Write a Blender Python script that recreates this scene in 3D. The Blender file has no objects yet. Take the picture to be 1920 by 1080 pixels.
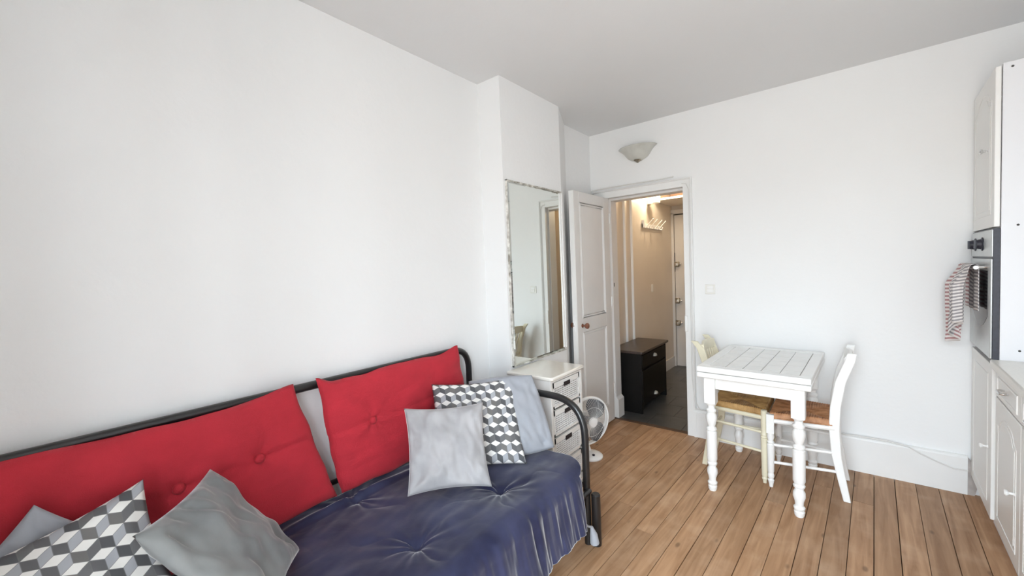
import bpy, bmesh, math, random
from mathutils import Vector, Matrix, noise
random.seed(7)
PI = math.pi
scene = bpy.context.scene
COL = scene.collection

# ------------------------------------------------------------------ camera
F_PX, YAW, PITCH, ROLL, CAM_H = 763.1, 0.680322, -0.0451062, -0.0409355, 1.42
cy, sy, cp, sp = math.cos(YAW), math.sin(YAW), math.cos(PITCH), math.sin(PITCH)
fwd = Vector((-sy*cp, cy*cp, sp)); rt = Vector((cy, sy, 0)); up = rt.cross(fwd)
r2 = rt*math.cos(ROLL) + up*math.sin(ROLL); u2 = -rt*math.sin(ROLL) + up*math.cos(ROLL)
cam_data = bpy.data.cameras.new('camera'); cam = bpy.data.objects.new('camera', cam_data); COL.objects.link(cam)
M = Matrix((r2, u2, -fwd)).transposed().to_4x4(); M.translation = Vector((0, 0, CAM_H))
cam.matrix_world = M
cam_data.sensor_width = 36; cam_data.lens = F_PX/1920*36; cam_data.clip_start = 0.02
scene.camera = cam

# ------------------------------------------------------------------ world, daylight, exposure
scene.view_settings.view_transform = 'Standard'; scene.view_settings.look = 'None'
scene.view_settings.gamma = 1; scene.view_settings.use_curve_mapping = False
scene.view_settings.exposure = 0.38
scene.cycles.max_bounces = 12; scene.cycles.diffuse_bounces = 8
scene.cycles.sample_clamp_indirect = 6
w = bpy.data.worlds.new('overcast_sky'); scene.world = w; w.use_nodes = True
nt = w.node_tree; bg = nt.nodes['Background']
tc = nt.nodes.new('ShaderNodeTexCoord'); sx = nt.nodes.new('ShaderNodeSeparateXYZ'); rp = nt.nodes.new('ShaderNodeValToRGB')
nt.links.new(tc.outputs['Generated'], sx.inputs[0]); nt.links.new(sx.outputs['Z'], rp.inputs[0])
rp.color_ramp.elements[0].position = 0.0; rp.color_ramp.elements[0].color = (.42, .42, .41, 1)
rp.color_ramp.elements[1].position = 0.12; rp.color_ramp.elements[1].color = (.80, .91, 1, 1)
nt.links.new(rp.outputs[0], bg.inputs[0]); bg.inputs[1].default_value = 15.0

# window openings of the front wall (behind the camera): x0, x1, z0, z1
WINDOWS = [(-0.60, 0.60, 0.08, 2.36)]
Y_FRONT = -0.36
for (x0, x1, z0, z1) in WINDOWS:
    ld = bpy.data.lights.new('window_portal', 'AREA'); ld.shape = 'RECTANGLE'
    ld.size = x1-x0; ld.size_y = z1-z0; ld.cycles.is_portal = True
    lo = bpy.data.objects.new('window_portal', ld); COL.objects.link(lo)
    lo.location = ((x0+x1)/2, Y_FRONT-0.30, (z0+z1)/2); lo.rotation_euler = (PI/2, 0, 0)   # -Z looks to +Y

# ------------------------------------------------------------------ materials
def new_mat(name):
    m = bpy.data.materials.new(name); m.use_nodes = True
    return m, m.node_tree, m.node_tree.nodes['Principled BSDF']
def mat(name, col, rough=0.5, metal=0.0, var=0.0, scale=8.0, bump=0.0, bscale=60.0, sheen=0.0, coat=0.0, spec=0.5, col2=None, emit=None, estr=0):
    m, t, b = new_mat(name)
    b.inputs['Roughness'].default_value = rough; b.inputs['Metallic'].default_value = metal
    b.inputs['Specular IOR Level'].default_value = spec
    b.inputs['Coat Weight'].default_value = coat; b.inputs['Coat Roughness'].default_value = .15
    if sheen:
        b.inputs['Sheen Weight'].default_value = sheen; b.inputs['Sheen Roughness'].default_value = .32
    co = t.nodes.new('ShaderNodeTexCoord')
    n = t.nodes.new('ShaderNodeTexNoise'); n.inputs['Scale'].default_value = scale; n.inputs['Detail'].default_value = 4
    t.links.new(co.outputs['Object'], n.inputs['Vector'])
    r = t.nodes.new('ShaderNodeValToRGB'); r.color_ramp.elements[0].position = .35; r.color_ramp.elements[1].position = .65
    c2 = col2 if col2 else tuple(c*(1-var) for c in col)
    r.color_ramp.elements[0].color = (*c2, 1); r.color_ramp.elements[1].color = (*col, 1)
    t.links.new(n.outputs[0], r.inputs[0]); t.links.new(r.outputs[0], b.inputs['Base Color'])
    if bump:
        n2 = t.nodes.new('ShaderNodeTexNoise'); n2.inputs['Scale'].default_value = bscale; n2.inputs['Detail'].default_value = 3
        t.links.new(co.outputs['Object'], n2.inputs['Vector'])
        bp = t.nodes.new('ShaderNodeBump'); bp.inputs['Strength'].default_value = bump; bp.inputs['Distance'].default_value = .004
        t.links.new(n2.outputs[0], bp.inputs['Height']); t.links.new(bp.outputs[0], b.inputs['Normal'])
    if emit:
        b.inputs['Emission Color'].default_value = (*emit, 1); b.inputs['Emission Strength'].default_value = estr
    return m

M_wall = mat('white_wall_paint', (.84, .845, .845), .75, var=.02, scale=1.2, bump=.25, bscale=35)
M_ceil = mat('ceiling_paint', (.74, .745, .75), .85, var=.02, scale=1.0, bump=.15, bscale=30)
M_hall = mat('cream_hall_paint', (.76, .70, .62), .5, var=.05, scale=2, bump=.1)
M_trim = mat('gloss_white_trim', (.83, .83, .82), .3, var=.03, scale=5, bump=.12, bscale=25)
M_trimw = mat('old_door_paint', (.74, .725, .71), .38, var=.03, scale=5, bump=.12, bscale=25)
M_kitchen = mat('ivory_cabinet_lacquer', (.80, .79, .765), .35, var=.02, scale=3)
M_kside = mat('white_side_panel', (.74, .74, .76), .45, var=.01)
M_worktop = mat('cream_worktop', (.76, .74, .69), .3, var=.06, scale=120)
M_black = mat('black_tube_lacquer', (.012, .012, .013), .32, var=.2, coat=.3)
M_hallcab = mat('black_brown_cabinet', (.006, .0055, .005), .45, var=.3, spec=.25)
M_hallcabtop = mat('worn_dark_brown_top', (.06, .042, .035), .32, var=.35, scale=14)
M_chrome = mat('chrome', (.8, .8, .8), .18, 1.0)
M_brass = mat('aged_nickel', (.42, .37, .29), .3, 1.0, var=.3, scale=40)
M_alu = mat('brushed_aluminium', (.60, .62, .62), .38, .6, var=.05, scale=30)
M_ovenblk = mat('oven_black_enamel', (.02, .02, .035), .4, var=.3, scale=60)
M_glassblk = mat('oven_dark_glass', (.03, .03, .035), .08)
M_knobwood = mat('brown_wood_knob', (.24, .085, .045), .28, var=.4, scale=40, coat=.5)
M_plastic = mat('white_plastic', (.84, .84, .83), .35)
M_plastic2 = mat('offwhite_switch', (.80, .79, .75), .35)
M_white_wood = mat('white_painted_wood', (.86, .86, .845), .32, var=.03, scale=10, bump=.08)
M_cream_wood = mat('cream_painted_wood', (.76, .71, .545), .36, var=.05, scale=10, bump=.08)
M_tile = mat('white_table_tile', (.80, .795, .775), .22, var=.05, scale=8)
M_grout = mat('grey_grout', (.33, .32, .30), .8)
M_rush = mat('golden_rush', (.56, .34, .13), .55, col2=(.34, .18, .055), scale=18)
M_rush2 = mat('orange_rush', (.55, .27, .125), .55, col2=(.33, .14, .055), scale=22)
M_red = mat('red_cotton', (.50, .020, .036), .85, var=.14, scale=9, bump=.5, bscale=350, sheen=.10)
M_greyv = mat('light_grey_velvet', (.40, .39, .40), .7, col2=(.31, .305, .315), scale=7, bump=.15, bscale=25, sheen=.6)
M_bluegrey = mat('bluegrey_cotton', (.34, .355, .39), .85, var=.1, scale=7, bump=.2, bscale=40, sheen=.3)
M_darkgv = mat('mid_grey_velvet', (.24, .25, .25), .7, col2=(.165, .17, .175), scale=7, bump=.15, bscale=25, sheen=.6)
M_throw = mat('navy_velvet', (.042, .047, .100), .6, col2=(.015, .017, .048), scale=5, bump=.25, bscale=22, sheen=.9, spec=.25)
M_matt = mat('white_ticking', (.8, .8, .78), .9)
M_cabwhite = mat('glossy_cream_top', (.84, .81, .75), .2, var=.03, scale=6, coat=.4)
M_cabbody = mat('white_drawer_body', (.78, .765, .74), .4, var=.03)
M_wicker = mat('white_wicker', (.74, .72, .71), .5, var=.12, scale=60)
M_slot = mat('dark_slot', (.02, .012, .012), .8)
M_fangrey = mat('smoky_blade', (.10, .105, .115), .35, var=.05)
M_hallfloor = mat('dark_slate_tile', (.085, .085, .083), .3, var=.3, scale=6, bump=.1, bscale=20)
M_grout2 = mat('hall_grout', (.17, .17, .165), .8)
M_sub = mat('dark_gap', (.05, .028, .015), .9)
M_thresh = mat('dark_threshold', (.09, .05, .03), .6)
M_curtain = mat('beige_curtain', (.62, .53, .42), .8, var=.08, scale=5)
M_sconce = mat('alabaster_glass', (.60, .60, .555), .35, var=.12, scale=14)
M_paintchip = mat('chipped_mirror_rim', (.30, .28, .24), .6, col2=(.80, .79, .74), scale=28)
M_cable = mat('painted_cable', (.70, .69, .67), .5)
M_dark = mat('dark_hole', (.06, .055, .05), .8)
M_plaster = mat('raw_plaster', (.55, .50, .47), .9, var=.35, scale=12, bump=.4)
M_pull = mat('tarnished_pale_metal', (.42, .40, .35), .4)
M_basketshade = mat('painted_basket_shade', (.20, .18, .165), .9)  # shade inside the baskets, put into a dark colour
M_toppanel = mat('hall_top_panel', (.60, .40, .30), .6, var=.05)  # pink-brown panel above the high shelf
M_mirror = mat('mirror_silver', (.80, .83, .80), .015, 1.0)

def mat_glow(name, col, s, base=(.9, .85, .8)):
    return mat(name, base, .3, emit=col, estr=s)
M_bulb = mat_glow('lamp_glow', (1, .80, .52), 7)
m, t, b = new_mat('ribbed_glass'); b.inputs['Base Color'].default_value = (.95, .93, .9, 1); b.inputs['Roughness'].default_value = .12
b.inputs['Alpha'].default_value = .38; b.inputs['Emission Color'].default_value = (1, .8, .55, 1); b.inputs['Emission Strength'].default_value = .25
M_lampglass = m

m, t, b = new_mat('window_glass'); b.inputs['Base Color'].default_value = (.8, .85, .85, 1); b.inputs['Roughness'].default_value = .02; b.inputs['Alpha'].default_value = .06
M_pane = m
def mat_planks():
    m, t, b = new_mat('old_pine_planks')
    N = t.nodes.new; L = t.links.new
    co = N('ShaderNodeTexCoord'); oi = N('ShaderNodeObjectInfo'); mp = N('ShaderNodeMapping'); ad = N('ShaderNodeVectorMath'); ad.operation = 'ADD'
    mul = N('ShaderNodeVectorMath'); mul.operation = 'SCALE'; mul.inputs['Scale'].default_value = 37
    cx = N('ShaderNodeCombineXYZ'); L(oi.outputs['Random'], cx.inputs[0]); L(oi.outputs['Random'], cx.inputs[1]); L(cx.outputs[0], mul.inputs[0])
    L(co.outputs['Object'], ad.inputs[0]); L(mul.outputs[0], ad.inputs[1]); L(ad.outputs[0], mp.inputs[0])
    mp.inputs['Scale'].default_value = (22, 1.6, 10)
    n1 = N('ShaderNodeTexNoise'); n1.inputs['Scale'].default_value = 1.6; n1.inputs['Detail'].default_value = 6; n1.inputs['Distortion'].default_value = .8
    L(mp.outputs[0], n1.inputs['Vector'])
    r1 = N('ShaderNodeValToRGB'); r1.color_ramp.elements[0].position = .3; r1.color_ramp.elements[1].position = .72
    r1.color_ramp.elements[0].color = (.30, .155, .073, 1); r1.color_ramp.elements[1].color = (.50, .30, .168, 1)
    L(n1.outputs[0], r1.inputs[0])
    # worn patches, large
    n2 = N('ShaderNodeTexNoise'); n2.inputs['Scale'].default_value = 5; n2.inputs['Detail'].default_value = 5; L(ad.outputs[0], n2.inputs['Vector'])
    r2_ = N('ShaderNodeValToRGB'); r2_.color_ramp.elements[0].position = .5; r2_.color_ramp.elements[1].position = .75
    L(n2.outputs[0], r2_.inputs[0])
    mx = N('ShaderNodeMixRGB'); mx.inputs[2].default_value = (.60, .41, .27, 1)
    ml = N('ShaderNodeMath'); ml.operation = 'MULTIPLY'; ml.inputs[1].default_value = .55
    L(r2_.outputs[0], ml.inputs[0]); L(ml.outputs[0], mx.inputs[0]); L(r1.outputs[0], mx.inputs[1])
    # knots
    mp3 = N('ShaderNodeMapping'); mp3.inputs['Scale'].default_value = (9, 4.2, 1); L(ad.outputs[0], mp3.inputs[0])
    vo = N('ShaderNodeTexVoronoi'); vo.inputs['Scale'].default_value = 1; L(mp3.outputs[0], vo.inputs['Vector'])
    r3 = N('ShaderNodeValToRGB'); r3.color_ramp.elements[0].position = .05; r3.color_ramp.elements[1].position = .12
    r3.color_ramp.elements[0].color = (.45, .42, .40, 1); r3.color_ramp.elements[1].color = (1, 1, 1, 1)
    L(vo.outputs['Distance'], r3.inputs[0])
    mk = N('ShaderNodeMixRGB'); mk.blend_type = 'MULTIPLY'; mk.inputs[0].default_value = .9
    L(mx.outputs[0], mk.inputs[1]); L(r3.outputs[0], mk.inputs[2])
    hs = N('ShaderNodeHueSaturation'); mr = N('ShaderNodeMapRange'); mr.inputs[3].default_value = .86; mr.inputs[4].default_value = 1.12
    L(oi.outputs['Random'], mr.inputs[0]); L(mr.outputs[0], hs.inputs['Value']); L(mk.outputs[0], hs.inputs['Color'])
    L(hs.outputs[0], b.inputs['Base Color'])
    b.inputs['Roughness'].default_value = .5
    bp = N('ShaderNodeBump'); bp.inputs['Strength'].default_value = .3; bp.inputs['Distance'].default_value = .003
    L(n1.outputs[0], bp.inputs['Height']); L(bp.outputs[0], b.inputs['Normal'])
    return m
M_plank = mat_planks()

def mat_cubes():
    """tumbling-block print from UV (metres)."""
    m, t, b = new_mat('tumbling_block_print')
    N = t.nodes.new; L = t.links.new
    def math_(op, a, bb=None):
        n = N('ShaderNodeMath'); n.operation = op
        for i, v in enumerate((a, bb)):
            if v is None: continue
            if isinstance(v, (int, float)): n.inputs[i].default_value = v
            else: L(v, n.inputs[i])
        return n.outputs[0]
    uv = N('ShaderNodeTexCoord'); s = N('ShaderNodeSeparateXYZ'); L(uv.outputs['UV'], s.inputs[0])
    Rr = .031; W = Rr*math.sqrt(3); Hh = 3*Rr
    X, Y = s.outputs[0], s.outputs[1]
    def cell(ox, oy):
        px = math_('ADD', X, ox); py = math_('ADD', Y, oy)
        fx = math_('FLOOR', math_('DIVIDE', px, W)); fy = math_('FLOOR', math_('DIVIDE', py, Hh))
        lx = math_('SUBTRACT', px, math_('MULTIPLY', math_('ADD', fx, .5), W))
        ly = math_('SUBTRACT', py, math_('MULTIPLY', math_('ADD', fy, .5), Hh))
        d = math_('ADD', math_('MULTIPLY', lx, lx), math_('MULTIPLY', ly, ly))
        return lx, ly, d, fx, fy
    a = cell(10, 10); c = cell(10+W/2, 10+Hh/2)
    k = math_('LESS_THAN', a[2], c[2])
    def sel(p, q):
        n = N('ShaderNodeMix'); n.data_type = 'FLOAT'; L(k, n.inputs[0]); L(q, n.inputs[2]); L(p, n.inputs[3]); return n.outputs[0]
    lx, ly = sel(a[0], c[0]), sel(a[1], c[1]); idx, idy = sel(a[3], math_('ADD', c[3], .37)), sel(a[4], math_('ADD', c[4], .61))
    ax = math_('ABSOLUTE', lx, None)
    e = math_('SUBTRACT', ly, math_('MULTIPLY', ax, math.tan(PI/6)))
    top = math_('GREATER_THAN', e, 0); left = math_('LESS_THAN', lx, 0)
    cv = N('ShaderNodeCombineXYZ'); L(idx, cv.inputs[0]); L(idy, cv.inputs[1]); L(left, cv.inputs[2])
    wn = N('ShaderNodeTexWhiteNoise'); L(cv.outputs[0], wn.inputs['Vector'])
    def mix(f, c1, c2):
        n = N('ShaderNodeMixRGB')
        for i, v in ((0, f), (1, c1), (2, c2)):
            if isinstance(v, tuple): n.inputs[i].default_value = (*v, 1)
            else: L(v, n.inputs[i])
        return n.outputs[0]
    rn = N('ShaderNodeValToRGB'); L(wn.outputs[0], rn.inputs[0]); rn.color_ramp.interpolation = 'CONSTANT'
    el = rn.color_ramp.elements; el[0].color = (.085, .088, .095, 1); el[1].position = .45; el[1].color = (.12, .12, .125, 1)
    z = el.new(.75); z.color = (.16, .155, .15, 1)
    rl = N('ShaderNodeValToRGB'); L(wn.outputs[0], rl.inputs[0]); rl.color_ramp.interpolation = 'CONSTANT'
    el = rl.color_ramp.elements; el[0].color = (.14, .14, .145, 1); el[1].position = .4; el[1].color = (.37, .38, .41, 1)
    side = mix(left, rl.outputs[0], rn.outputs[0])
    colr = mix(top, side, (.80, .79, .76))
    # thin outlines along the spokes and cell border
    d1 = math_('MULTIPLY', math_('ABSOLUTE', e, None), .87)
    d2 = math_('ADD', ax, math_('MULTIPLY', math_('GREATER_THAN', ly, 0), 1))
    hb = math_('SUBTRACT', W/2, math_('MAXIMUM', ax, math_('ADD', math_('MULTIPLY', ax, .5), math_('MULTIPLY', math_('ABSOLUTE', ly, None), .866))))
    dm = math_('MINIMUM', math_('MINIMUM', d1, d2), hb)
    ln = math_('LESS_THAN', dm, .0009)
    fin = mix(math_('MULTIPLY', ln, .65), colr, (.16, .16, .16))
    L(fin, b.inputs['Base Color']); b.inputs['Roughness'].default_value = .85
    return m
M_cubes = mat_cubes()

def mat_towel():
    m, t, b = new_mat('striped_towel_cotton')
    N = t.nodes.new; L = t.links.new
    uv = N('ShaderNodeTexCoord'); s = N('ShaderNodeSeparateXYZ'); L(uv.outputs['UV'], s.inputs[0])
    a = N('ShaderNodeMath'); a.operation = 'MULTIPLY'; a.inputs[1].default_value = 48; L(s.outputs[1], a.inputs[0])
    f = N('ShaderNodeMath'); f.operation = 'FRACT'; L(a.outputs[0], f.inputs[0])
    g = N('ShaderNodeMath'); g.operation = 'GREATER_THAN'; g.inputs[1].default_value = .52; L(f.outputs[0], g.inputs[0])
    mk = N('ShaderNodeMixRGB'); mk.inputs[1].default_value = (.72, .68, .66, 1)
    # stripe colour changes over the width: pink to grey
    h = N('ShaderNodeMath'); h.operation = 'GREATER_THAN'; h.inputs[1].default_value = .60; L(s.outputs[0], h.inputs[0])
    c = N('ShaderNodeMixRGB'); c.inputs[2].default_value = (.40, .22, .22, 1); c.inputs[1].default_value = (.30, .28, .29, 1); L(h.outputs[0], c.inputs[0])
    L(g.outputs[0], mk.inputs[0]); L(c.outputs[0], mk.inputs[2]); L(mk.outputs[0], b.inputs['Base Color']); b.inputs['Roughness'].default_value = .9
    return m
M_towel = mat_towel()

# ------------------------------------------------------------------ mesh helpers
class MB:
    def __init__(s): s.v = []; s.f = []; s.uv = {}
    def add(s, vs, fs):
        o = len(s.v); s.v += [tuple(v) for v in vs]; s.f += [tuple(i+o for i in f) for f in fs]; return s
    def box(s, x0, x1, y0, y1, z0, z1):
        return s.add([(x0,y0,z0),(x1,y0,z0),(x1,y1,z0),(x0,y1,z0),(x0,y0,z1),(x1,y0,z1),(x1,y1,z1),(x0,y1,z1)],
                     [(0,3,2,1),(4,5,6,7),(0,1,5,4),(1,2,6,5),(2,3,7,6),(3,0,4,7)])
    def prism(s, poly, a, b, axis='z'):
        n = len(poly)
        def P(p, h): return {'z': (p[0], p[1], h), 'x': (h, p[0], p[1]), 'y': (p[0], h, p[1])}[axis]
        vs = [P(p, a) for p in poly]+[P(p, b) for p in poly]
        fs = [tuple(range(n))[::-1], tuple(range(n, 2*n))]+[(i, (i+1) % n, n+(i+1) % n, n+i) for i in range(n)]
        return s.add(vs, fs)
    def lathe(s, prof, c=(0,0,0), n=20, axis='z', cap=True):
        vs = []; fs = []
        for (h, r) in prof:
            for k in range(n):
                a = 2*PI*k/n; q = (r*math.cos(a), r*math.sin(a), h)
                if axis == 'x': q = (q[2], q[0], q[1])
                if axis == 'y': q = (q[0], q[2], q[1])
                vs.append((c[0]+q[0], c[1]+q[1], c[2]+q[2]))
        for i in range(len(prof)-1):
            for k in range(n):
                fs.append((i*n+k, i*n+(k+1) % n, (i+1)*n+(k+1) % n, (i+1)*n+k))
        if cap: fs.append(tuple(range(n))[::-1]); fs.append(tuple((len(prof)-1)*n+k for k in range(n)))
        return s.add(vs, fs)
    def tube(s, pts, r, n=10, closed=False, flat=1.0):
        pts = [Vector(p) for p in pts]; m = len(pts); vs = []; fs = []
        prev = None
        for i, p in enumerate(pts):
            if closed: tng = pts[(i+1) % m]-pts[i-1]
            else: tng = pts[min(i+1, m-1)]-pts[max(i-1, 0)]
            tng.normalize()
            if prev is None:
                a = Vector((0, 0, 1)) if abs(tng.z) < .9 else Vector((1, 0, 0))
                nx = tng.cross(a).normalized()
            else:
                nx = (prev-tng*prev.dot(tng)).normalized()
            prev = nx; ny = tng.cross(nx)
            rr = r[i] if isinstance(r, (list, tuple)) else r
            for k in range(n):
                a = 2*PI*k/n; vs.append(p+nx*rr*math.cos(a)+ny*rr*flat*math.sin(a))
        seg = m if closed else m-1
        for i in range(seg):
            j = (i+1) % m
            for k in range(n): fs.append((i*n+k, i*n+(k+1) % n, j*n+(k+1) % n, j*n+k))
        if not closed: fs.append(tuple(range(n))[::-1]); fs.append(tuple((m-1)*n+k for k in range(n)))
        return s.add(vs, fs)
    def sphere(s, c, r, n=14, m=8, sc=(1,1,1)):
        prof = [(-math.cos(PI*i/m), max(math.sin(PI*i/m), 1e-3)) for i in range(m+1)]
        o = len(s.v); s.lathe(prof, (0,0,0), n)
        for i in range(o, len(s.v)):
            v = s.v[i]; s.v[i] = (c[0]+v[0]*r*sc[0], c[1]+v[1]*r*sc[1], c[2]+v[2]*r*sc[2])
        return s
    def grid(s, P, nu, nv, uvf=None):
        o = len(s.v)
        for i in range(nu+1):
            for j in range(nv+1):
                s.v.append(tuple(P(i/nu, j/nv)))
                if uvf: s.uv[len(s.v)-1] = uvf(i/nu, j/nv)
        for i in range(nu):
            for j in range(nv):
                a = o+i*(nv+1)+j; s.f.append((a, a+nv+1, a+nv+2, a+1))
        return s
    def xf(s, mtx):
        s.v = [tuple(mtx @ Vector(v)) for v in s.v]; return s

def build(name, mb, m, parent=None, smooth=False, bevel=0, kind=None, fix=True):
    me = bpy.data.meshes.new(name); me.from_pydata(mb.v, [], mb.f)
    if mb.uv:
        ul = me.uv_layers.new(name='UVMap')
        for lp in me.loops:
            ul.data[lp.index].uv = mb.uv.get(lp.vertex_index, (0, 0))
    if fix:
        bm = bmesh.new(); bm.from_mesh(me); bmesh.ops.recalc_face_normals(bm, faces=bm.faces); bm.to_mesh(me); bm.free()
    me.materials.append(m)
    if smooth:
        me.polygons.foreach_set('use_smooth', [True]*len(me.polygons))
        try: me.set_sharp_from_angle(angle=math.radians(38))
        except Exception: pass
    o = bpy.data.objects.new(name, me); COL.objects.link(o)
    if parent: o.parent = parent
    if bevel:
        bv = o.modifiers.new('bevel', 'BEVEL'); bv.width = bevel; bv.segments = 2; bv.limit_method = 'ANGLE'; bv.angle_limit = math.radians(40)
        bv.harden_normals = False
        me.polygons.foreach_set('use_smooth', [True]*len(me.polygons))
        try: me.set_sharp_from_angle(angle=math.radians(38))
        except Exception: pass
    if kind: o['kind'] = kind
    return o
def thing(name, label, cat, loc=(0,0,0), rz=0, group=None):
    o = bpy.data.objects.new(name, None); COL.objects.link(o); o.location = loc; o.rotation_euler = (0, 0, rz)
    o['label'] = label; o['category'] = cat; o.empty_display_size = .1
    if group: o['group'] = group
    return o
def tag(o, label, cat, group=None):
    o['label'] = label; o['category'] = cat
    if group: o['group'] = group
    return o
def struct(name, mb, m, label=None, cat=None, bevel=0, smooth=False):
    o = build(name, mb, m, None, smooth, bevel, 'structure')
    if label: o['label'] = label; o['category'] = cat
    return o
def fillet(pts, rad, n=7):
    pts = [Vector(p) for p in pts]; out = [pts[0]]
    for i in range(1, len(pts)-1):
        a, b, c = pts[i-1], pts[i], pts[i+1]; r = rad[i-1] if isinstance(rad, (list, tuple)) else rad
        d1 = (a-b); d2 = (c-b); r = min(r, d1.length*.49, d2.length*.49)
        p = b+d1.normalized()*r; q = b+d2.normalized()*r
        for k in range(n+1):
            t_ = k/n; out.append(p*(1-t_)**2+b*2*t_*(1-t_)+q*t_*t_)
    out.append(pts[-1]); return out
def box(x0, x1, y0, y1, z0, z1): return MB().box(x0, x1, y0, y1, z0, z1)

# ------------------------------------------------------------------ room
ZC = 2.62; XL = -1.82; YB = 3.46; XR = 1.17; YH = 5.76
wl = MB().prism([(-2.0, Y_FRONT-.30), (XL, Y_FRONT-.30), (XL, 1.975), (-1.635, 1.975), (-1.635, 2.655), (-1.808, 3.02), (-1.808, YB+.02), (-2.0, YB+.02)], -.08, ZC)
struct('wall_left', wl, M_wall, 'white left wall with a projecting chimney breast carrying the mirror', 'wall')
DX0, DX1, DZ = -1.652, -0.982, 2.028
wb = MB().box(-1.99, DX0, YB, YB+.15, -.08, ZC).box(DX0, DX1, YB, YB+.15, DZ, ZC).box(DX1, XR+.15, YB, YB+.15, -.08, ZC)
struct('wall_back', wb, M_wall, 'white back wall with the open doorway to the hall', 'wall')
struct('wall_right', box(XR, XR+.15, Y_FRONT-.30, YB, -.08, ZC), M_wall, 'white right wall behind the kitchen units', 'wall')
wf = MB(); xs = -2.0
for (x0, x1, z0, z1) in WINDOWS:
    wf.box(xs, x0, Y_FRONT-.30, Y_FRONT, 0, ZC); wf.box(x0, x1, Y_FRONT-.30, Y_FRONT, 0, z0); wf.box(x0, x1, Y_FRONT-.30, Y_FRONT, z1, ZC); xs = x1
wf.box(xs, XR+.15, Y_FRONT-.30, Y_FRONT, 0, ZC)
struct('wall_front', wf, M_wall, 'white front wall with a tall window behind the viewpoint', 'wall')
for i, (x0, x1, z0, z1) in enumerate(WINDOWS):
    e = thing('window_%d' % (i+1), 'tall white french window frame behind the viewpoint', 'window', (0, 0, 0))
    e['kind'] = 'structure'
    y0 = Y_FRONT-.29; f = MB(); fw = .05
    f.box(x0, x0+fw, y0, y0+.05, z0, z1).box(x1-fw, x1, y0, y0+.05, z0, z1).box(x0+fw, x1-fw, y0, y0+.05, z0, z0+fw).box(x0+fw, x1-fw, y0, y0+.05, z1-fw, z1)
    f.box((x0+x1)/2-.02, (x0+x1)/2+.02, y0, y0+.05, z0+fw, z1-fw)
    build('window_frame', f, M_trim, e)
win = bpy.data.objects['window_1']
wx = WINDOWS[0][0]-.01; cz0, cz1 = .14, 2.30; ya_, yb_ = Y_FRONT+.004, -.035
cf = MB().box(wx-.02, wx+.02, ya_, ya_+.045, cz0, cz1).box(wx-.02, wx+.02, yb_-.055, yb_, cz0, cz1).box(wx-.02, wx+.02, ya_+.045, yb_-.055, cz0, cz0+.1).box(wx-.02, wx+.02, ya_+.045, yb_-.055, cz1-.06, cz1)
cf_ = build('casement', cf, M_trim, win); cf_['label'] = 'white casement swung open into the room'
build('pane', box(wx-.003, wx+.003, ya_+.045, yb_-.055, cz0+.1, cz1-.06), M_pane, cf_)
struct('ceiling', box(-2.0, XR+.15, Y_FRONT-.30, YB+.15, ZC, ZC+.12), M_ceil, 'flat matt ceiling of the living room', 'ceiling')

# floor: every board its own part
fl = struct('floor', box(-2.0, XR+.15, Y_FRONT-.30, YB+.02, -.08, -.024), M_sub, 'old pine plank floor with dark open joints', 'floor')
PA = -math.radians(2.75)                                  # planks run slightly turned against the walls
ca, sa = math.cos(PA), math.sin(PA)
PW = .0965; px_ = -1.95
# plank frame: origin (0,3.44); local x across, y along
def in_room(x, y): return XL-.02 < x < XR+.02 and Y_FRONT-.2 < y < YB+.02
row = 0; x = -2.25
rnd = random.Random(3)
import itertools
plank_meshes = {}
def clip_poly(poly, x0, x1, y0, y1):
    def clip(pts, inside, inter):
        out = []
        for i in range(len(pts)):
            a, b = pts[i-1], pts[i]
            ia, ib = inside(a), inside(b)
            if ib:
                if not ia: out.append(inter(a, b))
                out.append(b)
            elif ia: out.append(inter(a, b))
        return out
    def ix(v): return lambda a, b: (v, a[1]+(b[1]-a[1])*(v-a[0])/(b[0]-a[0]))
    def iy(v): return lambda a, b: (a[0]+(b[0]-a[0])*(v-a[1])/(b[1]-a[1]), v)
    for ins, it in ((lambda p: p[0] >= x0, ix(x0)), (lambda p: p[0] <= x1, ix(x1)), (lambda p: p[1] >= y0, iy(y0)), (lambda p: p[1] <= y1, iy(y1))):
        if not poly: return []
        poly = clip(poly, ins, it)
    return poly
while x < 1.5:
    wd = PW+rnd.uniform(-.004, .004)
    y = -4.4-rnd.uniform(0, 1.6)
    while y < .4:
        ln = rnd.uniform(1.3, 2.7)
        g = rnd.uniform(.0012, .0032)
        q = [(x+g, y+.0008), (x+wd-g*.3, y+.0008), (x+wd-g*.3, y+ln-.0008), (x+g, y+ln-.0008)]
        wq = [(ca*a-sa*b_, 3.44+sa*a+ca*b_) for a, b_ in q]
        wq = clip_poly(wq, XL, XR, Y_FRONT, YB+.012)
        y += ln
        if len(wq) < 3: continue
        cxp = sum(p[0] for p in wq)/len(wq); cyp = sum(p[1] for p in wq)/len(wq)
        lp = [((p[0]-cxp)*ca+(p[1]-cyp)*sa, -(p[0]-cxp)*sa+(p[1]-cyp)*ca) for p in wq]
        if max(p[0] for p in lp)-min(p[0] for p in lp) < .01: continue
        dz = rnd.uniform(-.0012, .0)
        o = build('plank', MB().prism(lp, -.024+dz*0, dz), M_plank, fl, bevel=0)
        o.location = (cxp, cyp, 0); o.rotation_euler = (0, 0, PA)
    x += wd

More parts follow.
